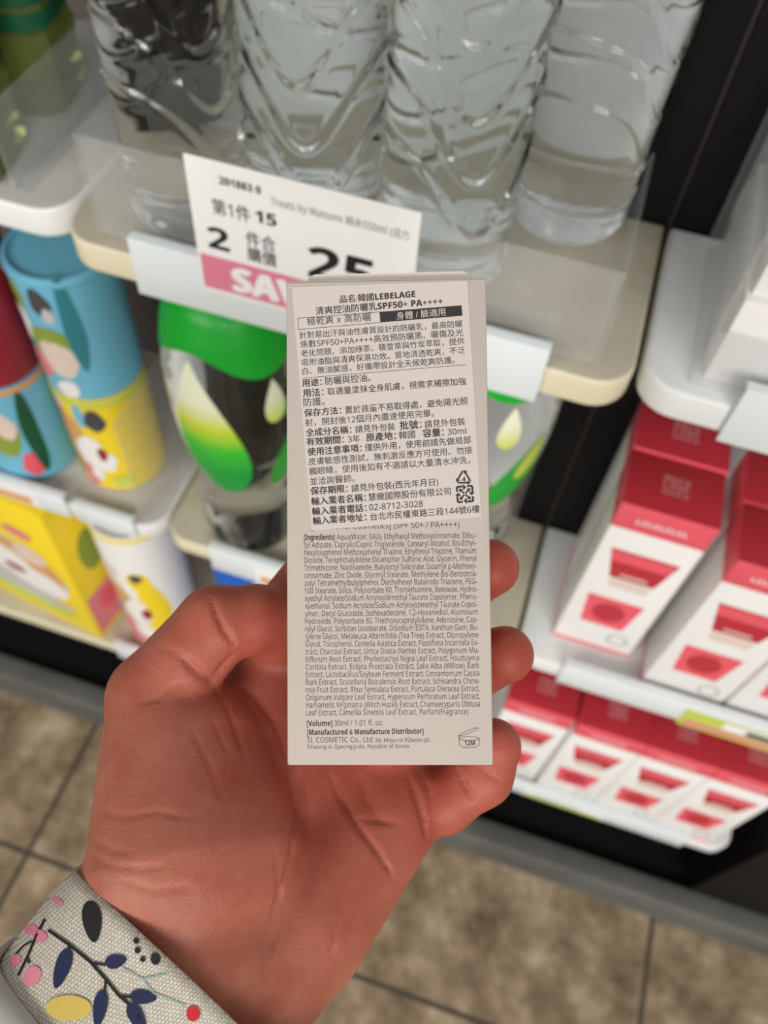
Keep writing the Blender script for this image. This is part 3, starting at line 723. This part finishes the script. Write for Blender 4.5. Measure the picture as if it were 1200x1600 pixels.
for i, s in enumerate(ing):
    q = i / 23.0; yl = 147 + (1060 - 147) * q; xl = 150 + 12 * q; xr = 1045 + 23 * q; yr = yl - 12 + 5 * q
    if i == 23: xr = 1006
    if i == 0:
        T2('[Ingredients]', xl, yl, 310, yl - 2, 1.72, 0.02); T2(s[14:], 320, yl - 2.2, xr, yr, 1.72)
    else: T2(s, xl, yl, xr, yr, 1.72)
T2('[Volume]', 165, 1116, 298, 1114, 1.65, 0.02); T2('30ml / 1.01 fl. oz.', 308, 1114, 562, 1111, 1.65)
T2('[Manufactured & Manufacture Distributor]', 167, 1161, 772, 1155, 1.6, 0.02)
T2('SL COSMETIC Co., Ltd.', 167, 1201, 513, 1198, 1.55); T2('86, Mayu-ro 92beon-gil,', 524, 1199, 807, 1196, 1.2)
T2('Siheung-si, Gyeonggi-do, Republic of Korea', 167, 1234, 695, 1229, 1.2)
T2('12M', 987, 1216, 1040, 1215, 1.5, 0.015)
K = dict(z=CZ, crop=crop2)
e1 = ell(1010, 1180, 53, 10, 28); e2 = [(1008 + 51 * math.cos(a) - 3 * math.sin(a), 1145 - 20 * math.cos(a) + 9 * math.sin(a)) for a in [2 * math.pi * i / 28 for i in range(28)]]
for e in (e1, e2):
    for i in range(28): stroke(e[i], e[(i + 1) % 28], 2.6, **K)
lo = [(957, 1180), (959, 1215), (975, 1224), (1010, 1227), (1045, 1224), (1062, 1215), (1064, 1180)]
for a, b in zip(lo, lo[1:]): stroke(a, b, 2.6, **K)
stroke((955, 1160), (957, 1180), 2.6, **K)
link_bm('carton_text', bm, M_print, held)

# ------------------------------------------------------------------ the hand
def sd_cone(P, a, b, ra, rb):
    ab = b - a; L2_ = ab @ ab
    t = np.clip(((P - a) @ ab) / L2_, 0, 1)
    return np.linalg.norm(P - a - t[:, None] * ab, axis=1) - (ra + (rb - ra) * t)
def smin(a, b, k):
    h = np.clip(0.5 + 0.5 * (b - a) / k, 0, 1)
    return b + (a - b) * h - k * h * (1 - h)
def C(*pts): return [(PX(p[0], p[1], p[2]), p[3]) for p in pts]
def chain(P, pts, k=3.0):
    d = None
    for (a, ra), (b, rb) in zip(pts, pts[1:]):
        e = sd_cone(P, a, b, ra, rb); d = e if d is None else smin(d, e, k)
    return d
FINGERS = [C((440, 985, 217, 10.5), (540, 850, 222, 9.3), (640, 790, 219, 8.4), (705, 775, 214.5, 7.4)),
           C((525, 1065, 216, 11), (645, 965, 224, 9.3), (715, 912, 219, 8.4), (767, 887, 213.2, 7.3)),
           C((595, 1155, 215, 10.8), (690, 1072, 224, 9), (745, 1036, 218, 8.2), (789, 1023, 211, 7.3)),
           C((632, 1254, 212, 9.4), (692, 1252, 211, 7.7), (752, 1210, 211, 7.7), (771, 1166, 210.3, 7.0))]
THUMB = C((268, 1350, 186, 19), (240, 1090, 203, 11), (338, 977, 205, 9.7), (400, 968, 208, 8.6), (478, 970, 212.5, 7.4))
def hand_sdf(P):
    palm = None
    for pts in (C((335, 1430, 201, 15), (440, 985, 225, 10.5)), C((375, 1440, 201, 15), (525, 1065, 219, 11)),
                C((420, 1460, 200, 15), (595, 1155, 217, 11)), C((456, 1464, 196, 15), (632, 1250, 212, 9.6)),
                C((478, 1436, 194, 14.5), (602, 1290, 208, 10.5)), C((385, 1490, 193, 18), (390, 1400, 199, 15)),
                C((222, 1438, 187.5, 18.5), (60, 1610, 192, 13)), C((338, 1535, 189, 21), (130, 1760, 187, 16)), C((290, 1490, 187, 21), (90, 1700, 187, 17))):
        d = chain(P, pts); palm = d if palm is None else smin(palm, d, 7.0)
    thenar = smin(chain(P, C((338, 1345, 190, 18), (320, 1165, 203, 13.5))), chain(P, C((372, 1330, 193, 15), (375, 1180, 207, 10))), 6)
    thenar = smin(thenar, chain(P, THUMB[:2]), 7)
    web = chain(P, C((290, 1105, 207, 9), (385, 1110, 216, 7.5))); thenar = smin(thenar, web, 4)
    palm = smin(palm, thenar, 3.2)
    d = palm
    th = chain(P, THUMB[1:], 1.5); d = smin(d, th, 2.0)
    for f in FINGERS: d = smin(d, chain(P, f, 2.5), 3.0)
    return d
CREASES = [([(286, 1028), (300, 1042), (316, 1056), (330, 1063), (342, 1052), (366, 1020)], 1.1, 1.0),
           ([(222, 1098), (245, 1092), (270, 1072), (292, 1066)], .8, 0.35),
           ([(330, 935), (338, 960), (350, 985), (370, 1012)], 0.75, 0.9),
           ([(332, 1070), (352, 1100), (370, 1140), (384, 1190)], 1.0, 0.4),
           ([(366, 1064), (400, 1090), (432, 1130), (450, 1180), (462, 1250), (456, 1340), (430, 1420), (410, 1500)], 1.0, 0.6),
           ([(512, 1204), (530, 1240), (556, 1287), (590, 1330), (618, 1376)], .75, 0.75), ([(520, 1230), (548, 1282)], .8, .4),
           ([(468, 1208), (472, 1240), (478, 1300)], .9, 0.6), ([(555, 1205), (575, 1250), (600, 1290)], 1.2, 0.35), ([(560, 1280), (600, 1282), (630, 1290)], .9, .3),
           ([(640, 1216), (650, 1246), (662, 1280), (666, 1316)], 0.8, 0.9), ([(660, 1212), (672, 1240), (674, 1270)], .8, .5), ([(716, 1204), (726, 1226), (742, 1254)], 0.8, 1.1), ([(752, 1200), (770, 1214), (786, 1222)], .9, 0.5),
           ([(434, 1450), (420, 1490), (408, 1540)], .8, .5), ([(528, 1440), (516, 1500)], .7, .3), ([(430, 1330), (440, 1420)], .8, .3),
           ([(300, 1140), (330, 1200), (350, 1260)], .8, .25), ([(330, 1120), (362, 1190)], .7, .25), ([(250, 1010), (275, 1020), (300, 1045)], .8, .3)] + \
          [([(140, 1336), (172, 1352), (225, 1358), (262, 1350)], .7, .32), ([(142, 1312), (180, 1330), (215, 1330)], .6, .26), ([(148, 1290), (172, 1300)], .6, .2),
           ([(145, 1262), (190, 1276), (250, 1268), (300, 1280)], .7, .22), ([(156, 1222), (186, 1230)], .6, .15), ([(190, 1376), (240, 1392), (300, 1384)], .7, .25)]
def build_hand():
    hvox = 0.72
    lo = np.array([-96, -140, -240.0]); hi = np.array([48, 14, -146.0])
    n = np.ceil((hi - lo) / hvox).astype(int)
    ax = [lo[i] + hvox * np.arange(n[i]) for i in range(3)]
    D = np.empty(n)
    for i in range(n[0]):
        Y, Z = np.meshgrid(ax[1], ax[2], indexing='ij'); P = np.stack([np.full(Y.size, ax[0][i]), Y.ravel(), Z.ravel()], 1)
        D[i] = hand_sdf(P).reshape(Y.shape)
    # press the hand against the carton: remove what would enter the board
    X, Y, Z = np.meshgrid(*ax, indexing='ij'); Q = np.stack([X, Y, Z], -1) - BC
    lx, ly, lz = Q @ bex, Q @ bey, Q @ bez
    bxd = np.maximum(np.maximum(np.abs(lx) - BW / 2 - .15, np.abs(ly) - BH / 2 - .15), np.abs(lz + BD / 2) - BD / 2 - .15)
    D = np.maximum(D, -bxd)
    S = D < 0
    # surface nets
    c = np.zeros(np.array(n) - 1, int); acc = np.zeros((*(np.array(n) - 1), 3)); cnt = np.zeros(np.array(n) - 1)
    offs = [(a, b, d) for a in (0, 1) for b in (0, 1) for d in (0, 1)]
    sl = lambda o: tuple(slice(o[i], n[i] - 1 + o[i]) for i in range(3))
    for o in offs:
        for axis in range(3):
            if o[axis]: continue
            p = list(o); p[axis] = 1
            a, b = D[sl(o)], D[sl(p)]; m = (a < 0) != (b < 0)
            t = np.where(m, a / np.where(m, a - b, 1), 0)
            for k in range(3): acc[..., k] += np.where(m, (o[k] + (t if k == axis else 0)), 0)
            cnt += m
    act = cnt > 0; idx = -np.ones(act.shape, int); idx[act] = np.arange(act.sum())
    ii = np.argwhere(act); V = lo + hvox * (ii + acc[act] / cnt[act][:, None])
    F = []
    for axis in range(3):
        u, v = (axis + 1) % 3, (axis + 2) % 3
        a = S.take(range(0, n[axis] - 1), axis); b = S.take(range(1, n[axis]), axis); ch = np.argwhere(a != b)
        ch = ch[(ch[:, u] > 0) & (ch[:, v] > 0) & (ch[:, u] < n[u] - 1) & (ch[:, v] < n[v] - 1)]
        q = []
        for du, dv in ((1, 1), (0, 1), (0, 0), (1, 0)):
            e = ch.copy(); e[:, u] -= du; e[:, v] -= dv; q.append(idx[tuple(e.T)])
        q = np.stack(q, 1); flip = ~a[tuple(ch.T)]
        q[flip] = q[flip][:, ::-1]; F.append(q)
    F = np.concatenate(F)
    # relax
    E = np.concatenate([F[:, [0, 1]], F[:, [1, 2]], F[:, [2, 3]], F[:, [3, 0]]])
    deg = np.bincount(E.ravel(), minlength=len(V))[:, None]
    for it in range(4):
        A = np.zeros_like(V)
        for k in range(3): A[:, k] = np.bincount(E[:, 0], V[E[:, 1], k], len(V)) + np.bincount(E[:, 1], V[E[:, 0], k], len(V))
        V = V + (0.55 if it % 2 == 0 else -0.5) * (A / deg - V)
    # creases: push the skin in along palm lines, found where the lines cross the skin
    fn = np.cross(V[F[:, 2]] - V[F[:, 0]], V[F[:, 3]] - V[F[:, 1]]); N = np.zeros_like(V)
    for k in range(4):
        for j in range(3): N[:, j] += np.bincount(F[:, k], fn[:, j], len(V))
    N /= np.linalg.norm(N, axis=1)[:, None] + 1e-9
    bv = BVHTree.FromPolygons([tuple(v) for v in V], [tuple(int(x) for x in f) for f in F])
    off = np.zeros(len(V))
    for pts, wd, dep in CREASES:
        best = np.full(len(V), 1e9); dense = []
        for p, q in zip(pts, pts[1:]):
            m = max(2, int(math.hypot(q[0] - p[0], q[1] - p[1]) / 6))
            dense += [(p[0] + (q[0] - p[0]) * i / m, p[1] + (q[1] - p[1]) * i / m) for i in range(m)]
        for j, (px, py) in enumerate(dense):
            h = bv.ray_cast(Vector((0, 0, 0)), Vector(list(PX(px, py, 1.0))).normalized())
            if h[0] is None: continue
            dd = np.linalg.norm(V - np.array(h[0]), axis=1)
            taper = min(1, j / 4 + .3, (len(dense) - j) / 5 + .2)
            best = np.minimum(best, dd / wd + (1 - taper))
        off += dep * np.exp(-best ** 2)
    V = V - N * np.minimum(off * 1.25, 2.0)[:, None]
    return V, F
def skin_material():
    m = mat('skin', (196, 132, 112), 0.5, 0.35); N, L, b = nodes(m)
    tc = N.new('ShaderNodeTexCoord')
    n1 = N.new('ShaderNodeTexNoise'); n1.inputs['Scale'].default_value = 55; n1.inputs['Detail'].default_value = 5; n1.inputs['Roughness'].default_value = .6
    L.new(tc.outputs['Object'], n1.inputs['Vector'])
    r = N.new('ShaderNodeValToRGB'); e = r.color_ramp.elements
    e[0].position = .36; e[0].color = lin((160, 90, 70)); e[1].position = .66; e[1].color = lin((180, 116, 95))
    L.new(n1.outputs['Fac'], r.inputs['Fac'])
    # redder towards the fingers (flushed palm and fingertips)
    vm = N.new('ShaderNodeVectorMath'); vm.operation = 'DISTANCE'; L.new(tc.outputs['Object'], vm.inputs[0])
    p = PX(640, 1020, 212) * MM; vm.inputs[1].default_value = tuple(p)
    mr = N.new('ShaderNodeMapRange'); mr.inputs['From Min'].default_value = .02; mr.inputs['From Max'].default_value = .085; mr.inputs['To Min'].default_value = .7; mr.inputs['To Max'].default_value = 0.0
    L.new(vm.outputs['Value'], mr.inputs['Value'])
    mx = N.new('ShaderNodeMixRGB'); L.new(mr.outputs[0], mx.inputs['Fac']); L.new(r.outputs['Color'], mx.inputs['Color1']); mx.inputs['Color2'].default_value = lin((164, 58, 46))
    L.new(mx.outputs['Color'], b.inputs['Base Color'])
    b.inputs['Subsurface Weight'].default_value = 0.25; b.inputs['Subsurface Radius'].default_value = (1.0, 0.35, 0.2); b.inputs['Subsurface Scale'].default_value = 0.003
    vo = N.new('ShaderNodeTexVoronoi'); vo.inputs['Scale'].default_value = 1500; L.new(tc.outputs['Object'], vo.inputs['Vector'])
    n2 = N.new('ShaderNodeTexNoise'); n2.inputs['Scale'].default_value = 260; n2.inputs['Detail'].default_value = 6; L.new(tc.outputs['Object'], n2.inputs['Vector'])
    ad = N.new('ShaderNodeMath'); ad.operation = 'ADD'; L.new(n2.outputs['Fac'], ad.inputs[0]); L.new(vo.outputs['Distance'], ad.inputs[1])
    bp = N.new('ShaderNodeBump'); bp.inputs['Strength'].default_value = .22; bp.inputs['Distance'].default_value = .0003
    L.new(ad.outputs[0], bp.inputs['Height']); L.new(bp.outputs['Normal'], b.inputs['Normal'])
    return m
V, F = build_hand()
def largest_piece(V, F):
    lab = np.arange(len(V))
    E = np.concatenate([F[:, [0, 1]], F[:, [1, 2]], F[:, [2, 3]], F[:, [3, 0]]])
    while True:
        m = np.minimum(lab[E[:, 0]], lab[E[:, 1]]); new = lab.copy()
        np.minimum.at(new, E[:, 0], m); np.minimum.at(new, E[:, 1], m); new = new[new]
        if (new == lab).all(): break
        lab = new
    keep = lab == np.bincount(lab).argmax(); idx = np.cumsum(keep) - 1
    return V[keep], idx[F[keep[F[:, 0]]]]
V, F = largest_piece(V, F)
me = bpy.data.meshes.new('person'); me.from_pydata([tuple(v * MM) for v in V], [], [tuple(int(x) for x in f) for f in F]); me.update()
for p_ in me.polygons: p_.use_smooth = True
me.materials.append(skin_material())
person = bpy.data.objects.new('person', me); COL.objects.link(person); person.matrix_world = M4
tag(person, "person's left hand gripping the white carton, palm up, floral cuff at the wrist", 'person')

# ------------------------------------------------------------------ sleeve of the same person
def loft(bm, P0, P1, a0, b0, a1, b1, s0, s1, rings=40, n=96, wob=0.0, amp=0.0, tilt=0.0):
    ax = P1 - P0; Lg = np.linalg.norm(ax); ax = ax / Lg
    v = np.array([0, 0, 1.0]); u = np.cross(ax, v); u /= np.linalg.norm(u); v = np.cross(u, ax)
    R = []
    for i in range(rings):
        t = s0 + (s1 - s0) * i / (rings - 1); c = P0 + ax * t; q = t / Lg
        ring = []
        for k in range(n):
            th = 2 * math.pi * k / n
            w_ = 1 + amp * math.sin(3 * th + t * wob) + amp * .6 * math.sin(7 * th - t * wob * .6)
            p = c - ax * tilt * max(0, math.sin(th)) * (1 - i / (rings - 1)) + u * math.copysign(abs(math.cos(th)) ** .82, math.cos(th)) * (a0 + (a1 - a0) * q) * w_ + v * math.copysign(abs(math.sin(th)) ** .82, math.sin(th)) * (b0 + (b1 - b0) * q) * w_
            ring.append(bm.verts.new(tuple(p * MM)))
        R.append(ring)
    for A, B in zip(R, R[1:]):
        for k in range(n): bm.faces.new((A[k], A[(k + 1) % n], B[(k + 1) % n], B[k]))
def cloth_material():
    m = mat('knit_cloth', (204, 196, 182), 0.85, 0.2); N, L, b = nodes(m)
    tc = N.new('ShaderNodeTexCoord'); mp = N.new('ShaderNodeMapping'); mp.inputs['Rotation'].default_value = (0, 0, math.radians(-42)); L.new(tc.outputs['Object'], mp.inputs['Vector'])
    br = N.new('ShaderNodeTexBrick'); br.offset = .5; br.inputs['Scale'].default_value = 1.0; br.inputs['Brick Width'].default_value = .00085; br.inputs['Row Height'].default_value = .00062
    br.inputs['Mortar Size'].default_value = .0001; br.inputs['Mortar Smooth'].default_value = 1.0
    br.inputs['Color1'].default_value = lin((214, 207, 194)); br.inputs['Color2'].default_value = lin((200, 191, 176)); br.inputs['Mortar'].default_value = lin((142, 130, 116))
    L.new(mp.outputs['Vector'], br.inputs['Vector']); L.new(br.outputs['Color'], b.inputs['Base Color'])
    bp = N.new('ShaderNodeBump'); bp.inputs['Strength'].default_value = .5; bp.inputs['Distance'].default_value = .0003; bp.invert = True
    L.new(br.outputs['Fac'], bp.inputs['Height']); L.new(bp.outputs['Normal'], b.inputs['Normal'])
    return m
S0, S1 = PX(306, 1562, 185.5), PX(52, 1850, 176)
bm = bmesh.new(); loft(bm, S0, S1, 39.6, 25, 36, 25.5, -2.5, 90, wob=.16, amp=.012, tilt=7.5)
sleeve = link_bm('sleeve', bm, cloth_material(), person, True)
md = sleeve.modifiers.new('thick', 'SOLIDIFY'); md.thickness = .0011; md.offset = -1
tag(sleeve, 'cream knit cuff with floral print')
sv = [np.array(v.co) / MM for v in sleeve.data.vertices]
sb = BVHTree.FromPolygons([tuple(v) for v in sv], [tuple(p.vertices) for p in sleeve.data.polygons])
def on_sleeve(px, py, lift=0.3):
    d = Vector(list(PX(px, py, 1.0))).normalized(); h = sb.ray_cast(Vector((0, 0, 0)), d)
    if h[0] is None: return None
    return (h[0] - d * lift) * MM
def decal(bm, poly, mi):
    cx = sum(p[0] for p in poly) / len(poly); cy = sum(p[1] for p in poly) / len(poly); K = 5; rings = []
    c = on_sleeve(cx, cy)
    if c is None: return
    for k in range(1, K + 1):
        r = [on_sleeve(cx + (x - cx) * k / K, cy + (y - cy) * k / K) for x, y in poly]
        if any(q is None for q in r): break
        rings.append([bm.verts.new(q) for q in r])
    if not rings: return
    cv = bm.verts.new(c); n = len(poly)
    for i in range(n): bm.faces.new((cv, rings[0][i], rings[0][(i + 1) % n])).material_index = mi
    for a, b in zip(rings, rings[1:]):
        for i in range(n): bm.faces.new((a[i], b[i], b[(i + 1) % n], a[(i + 1) % n])).material_index = mi
def line_decal(bm, pts, wd, mi):
    prev = None; dense = []
    for p, q in zip(pts, pts[1:]):
        m = max(2, int(math.hypot(q[0] - p[0], q[1] - p[1]) / 5)); dense += [(p[0] + (q[0] - p[0]) * i / m, p[1] + (q[1] - p[1]) * i / m) for i in range(m)]
    dense.append(pts[-1])
    for i, p in enumerate(dense):
        a = dense[max(0, i - 1)]; b = dense[min(len(dense) - 1, i + 1)]; l = math.hypot(b[0] - a[0], b[1] - a[1]) or 1
        nx, ny = -(b[1] - a[1]) / l * wd / 2, (b[0] - a[0]) / l * wd / 2
        q0, q1 = on_sleeve(p[0] + nx, p[1] + ny), on_sleeve(p[0] - nx, p[1] - ny)
        if q0 is None or q1 is None: prev = None; continue
        cur = (bm.verts.new(q0), bm.verts.new(q1))
        if prev: bm.faces.new((prev[0], prev[1], cur[1], cur[0])).material_index = mi
        prev = cur
def leaf(cx, cy, L_, w_, deg):
    c, s = math.cos(math.radians(deg)), math.sin(math.radians(deg)); out = []
    for i in range(20):
        t = 2 * math.pi * i / 20; x = math.cos(t) * L_ / 2; y = math.sin(t) * w_ / 2 * (1 - .25 * math.cos(t))
        out.append((cx + x * c - y * s, cy + x * s + y * c))
    return out
bm = bmesh.new()
NAVY, BLK, PNK, YEL, MINT, RD = 0, 1, 2, 3, 4, 5
decal(bm, ell(107, 1575, 36, 20, 20), YEL)
for cx, cy, a, b in ((62, 1462, 12, 9), (44, 1454, 8, 7), (50, 1525, 13, 17), (24, 1500, 8, 10), (90, 1408, 10, 5), (50, 1452, 10, 8)): decal(bm, ell(cx, cy, a, b, 14, .6), PNK)
line_decal(bm, [(70, 1436), (58, 1458), (42, 1496), (28, 1524)], 4, BLK); line_decal(bm, [(50, 1470), (36, 1478), (22, 1494)], 3, BLK); line_decal(bm, [(42, 1496), (46, 1505)], 4, BLK)
line_decal(bm, [(75, 1453), (108, 1476), (140, 1502), (165, 1530), (186, 1556), (212, 1578), (222, 1600)], 5, BLK)
line_decal(bm, [(140, 1504), (165, 1508)], 4, BLK); line_decal(bm, [(186, 1556), (206, 1558)], 4, BLK); line_decal(bm, [(165, 1532), (163, 1556)], 4, BLK); line_decal(bm, [(108, 1476), (106, 1490)], 3, BLK)
line_decal(bm, [(190, 1512), (222, 1530), (262, 1522)], 2.2, MINT); line_decal(bm, [(222, 1530), (240, 1552), (290, 1572)], 2.2, MINT)
decal(bm, leaf(144, 1440, 66, 30, 84), BLK)
decal(bm, leaf(97, 1513, 66, 24, 109), NAVY); decal(bm, leaf(181, 1502, 34, 22, -12), NAVY); decal(bm, leaf(224, 1558, 42, 22, 4), NAVY); decal(bm, leaf(156, 1576, 60, 22, 100), NAVY); decal(bm, leaf(214, 1590, 50, 24, 62), NAVY)
decal(bm, ell(302, 1584, 11, 12), RD); decal(bm, ell(243, 1498, 8, 10, 14), BLK)
for cx, cy, r in ((213, 1470, 5), (215, 1485, 5), (223, 1499, 4.5)): decal(bm, ell(cx, cy, r, r, 12), BLK)
fp = link_bm('floral_print', bm, [mat('navy_thread', (30, 36, 72), .85), mat('black_thread', (26, 24, 26), .85), mat('pink_thread', (222, 130, 150), .85),
             mat('mustard_thread', (204, 178, 88), .85), mat('mint_thread', (132, 168, 150), .85), mat('red_thread', (190, 36, 40), .85)], sleeve, True)
bm = bmesh.new(); loft(bm, S0, S1, 40.0, 26.6, 38.6, 28.2, 20, 190, wob=.1, amp=.012, tilt=6)
o = link_bm('outer_sleeve', bm, mat('pale_grey_cloth', (176, 172, 168), .85, .2), person, True)
md = o.modifiers.new('thick', 'SOLIDIFY'); md.thickness = .0015; md.offset = -1
tag(o, 'pale grey outer sleeve edge')
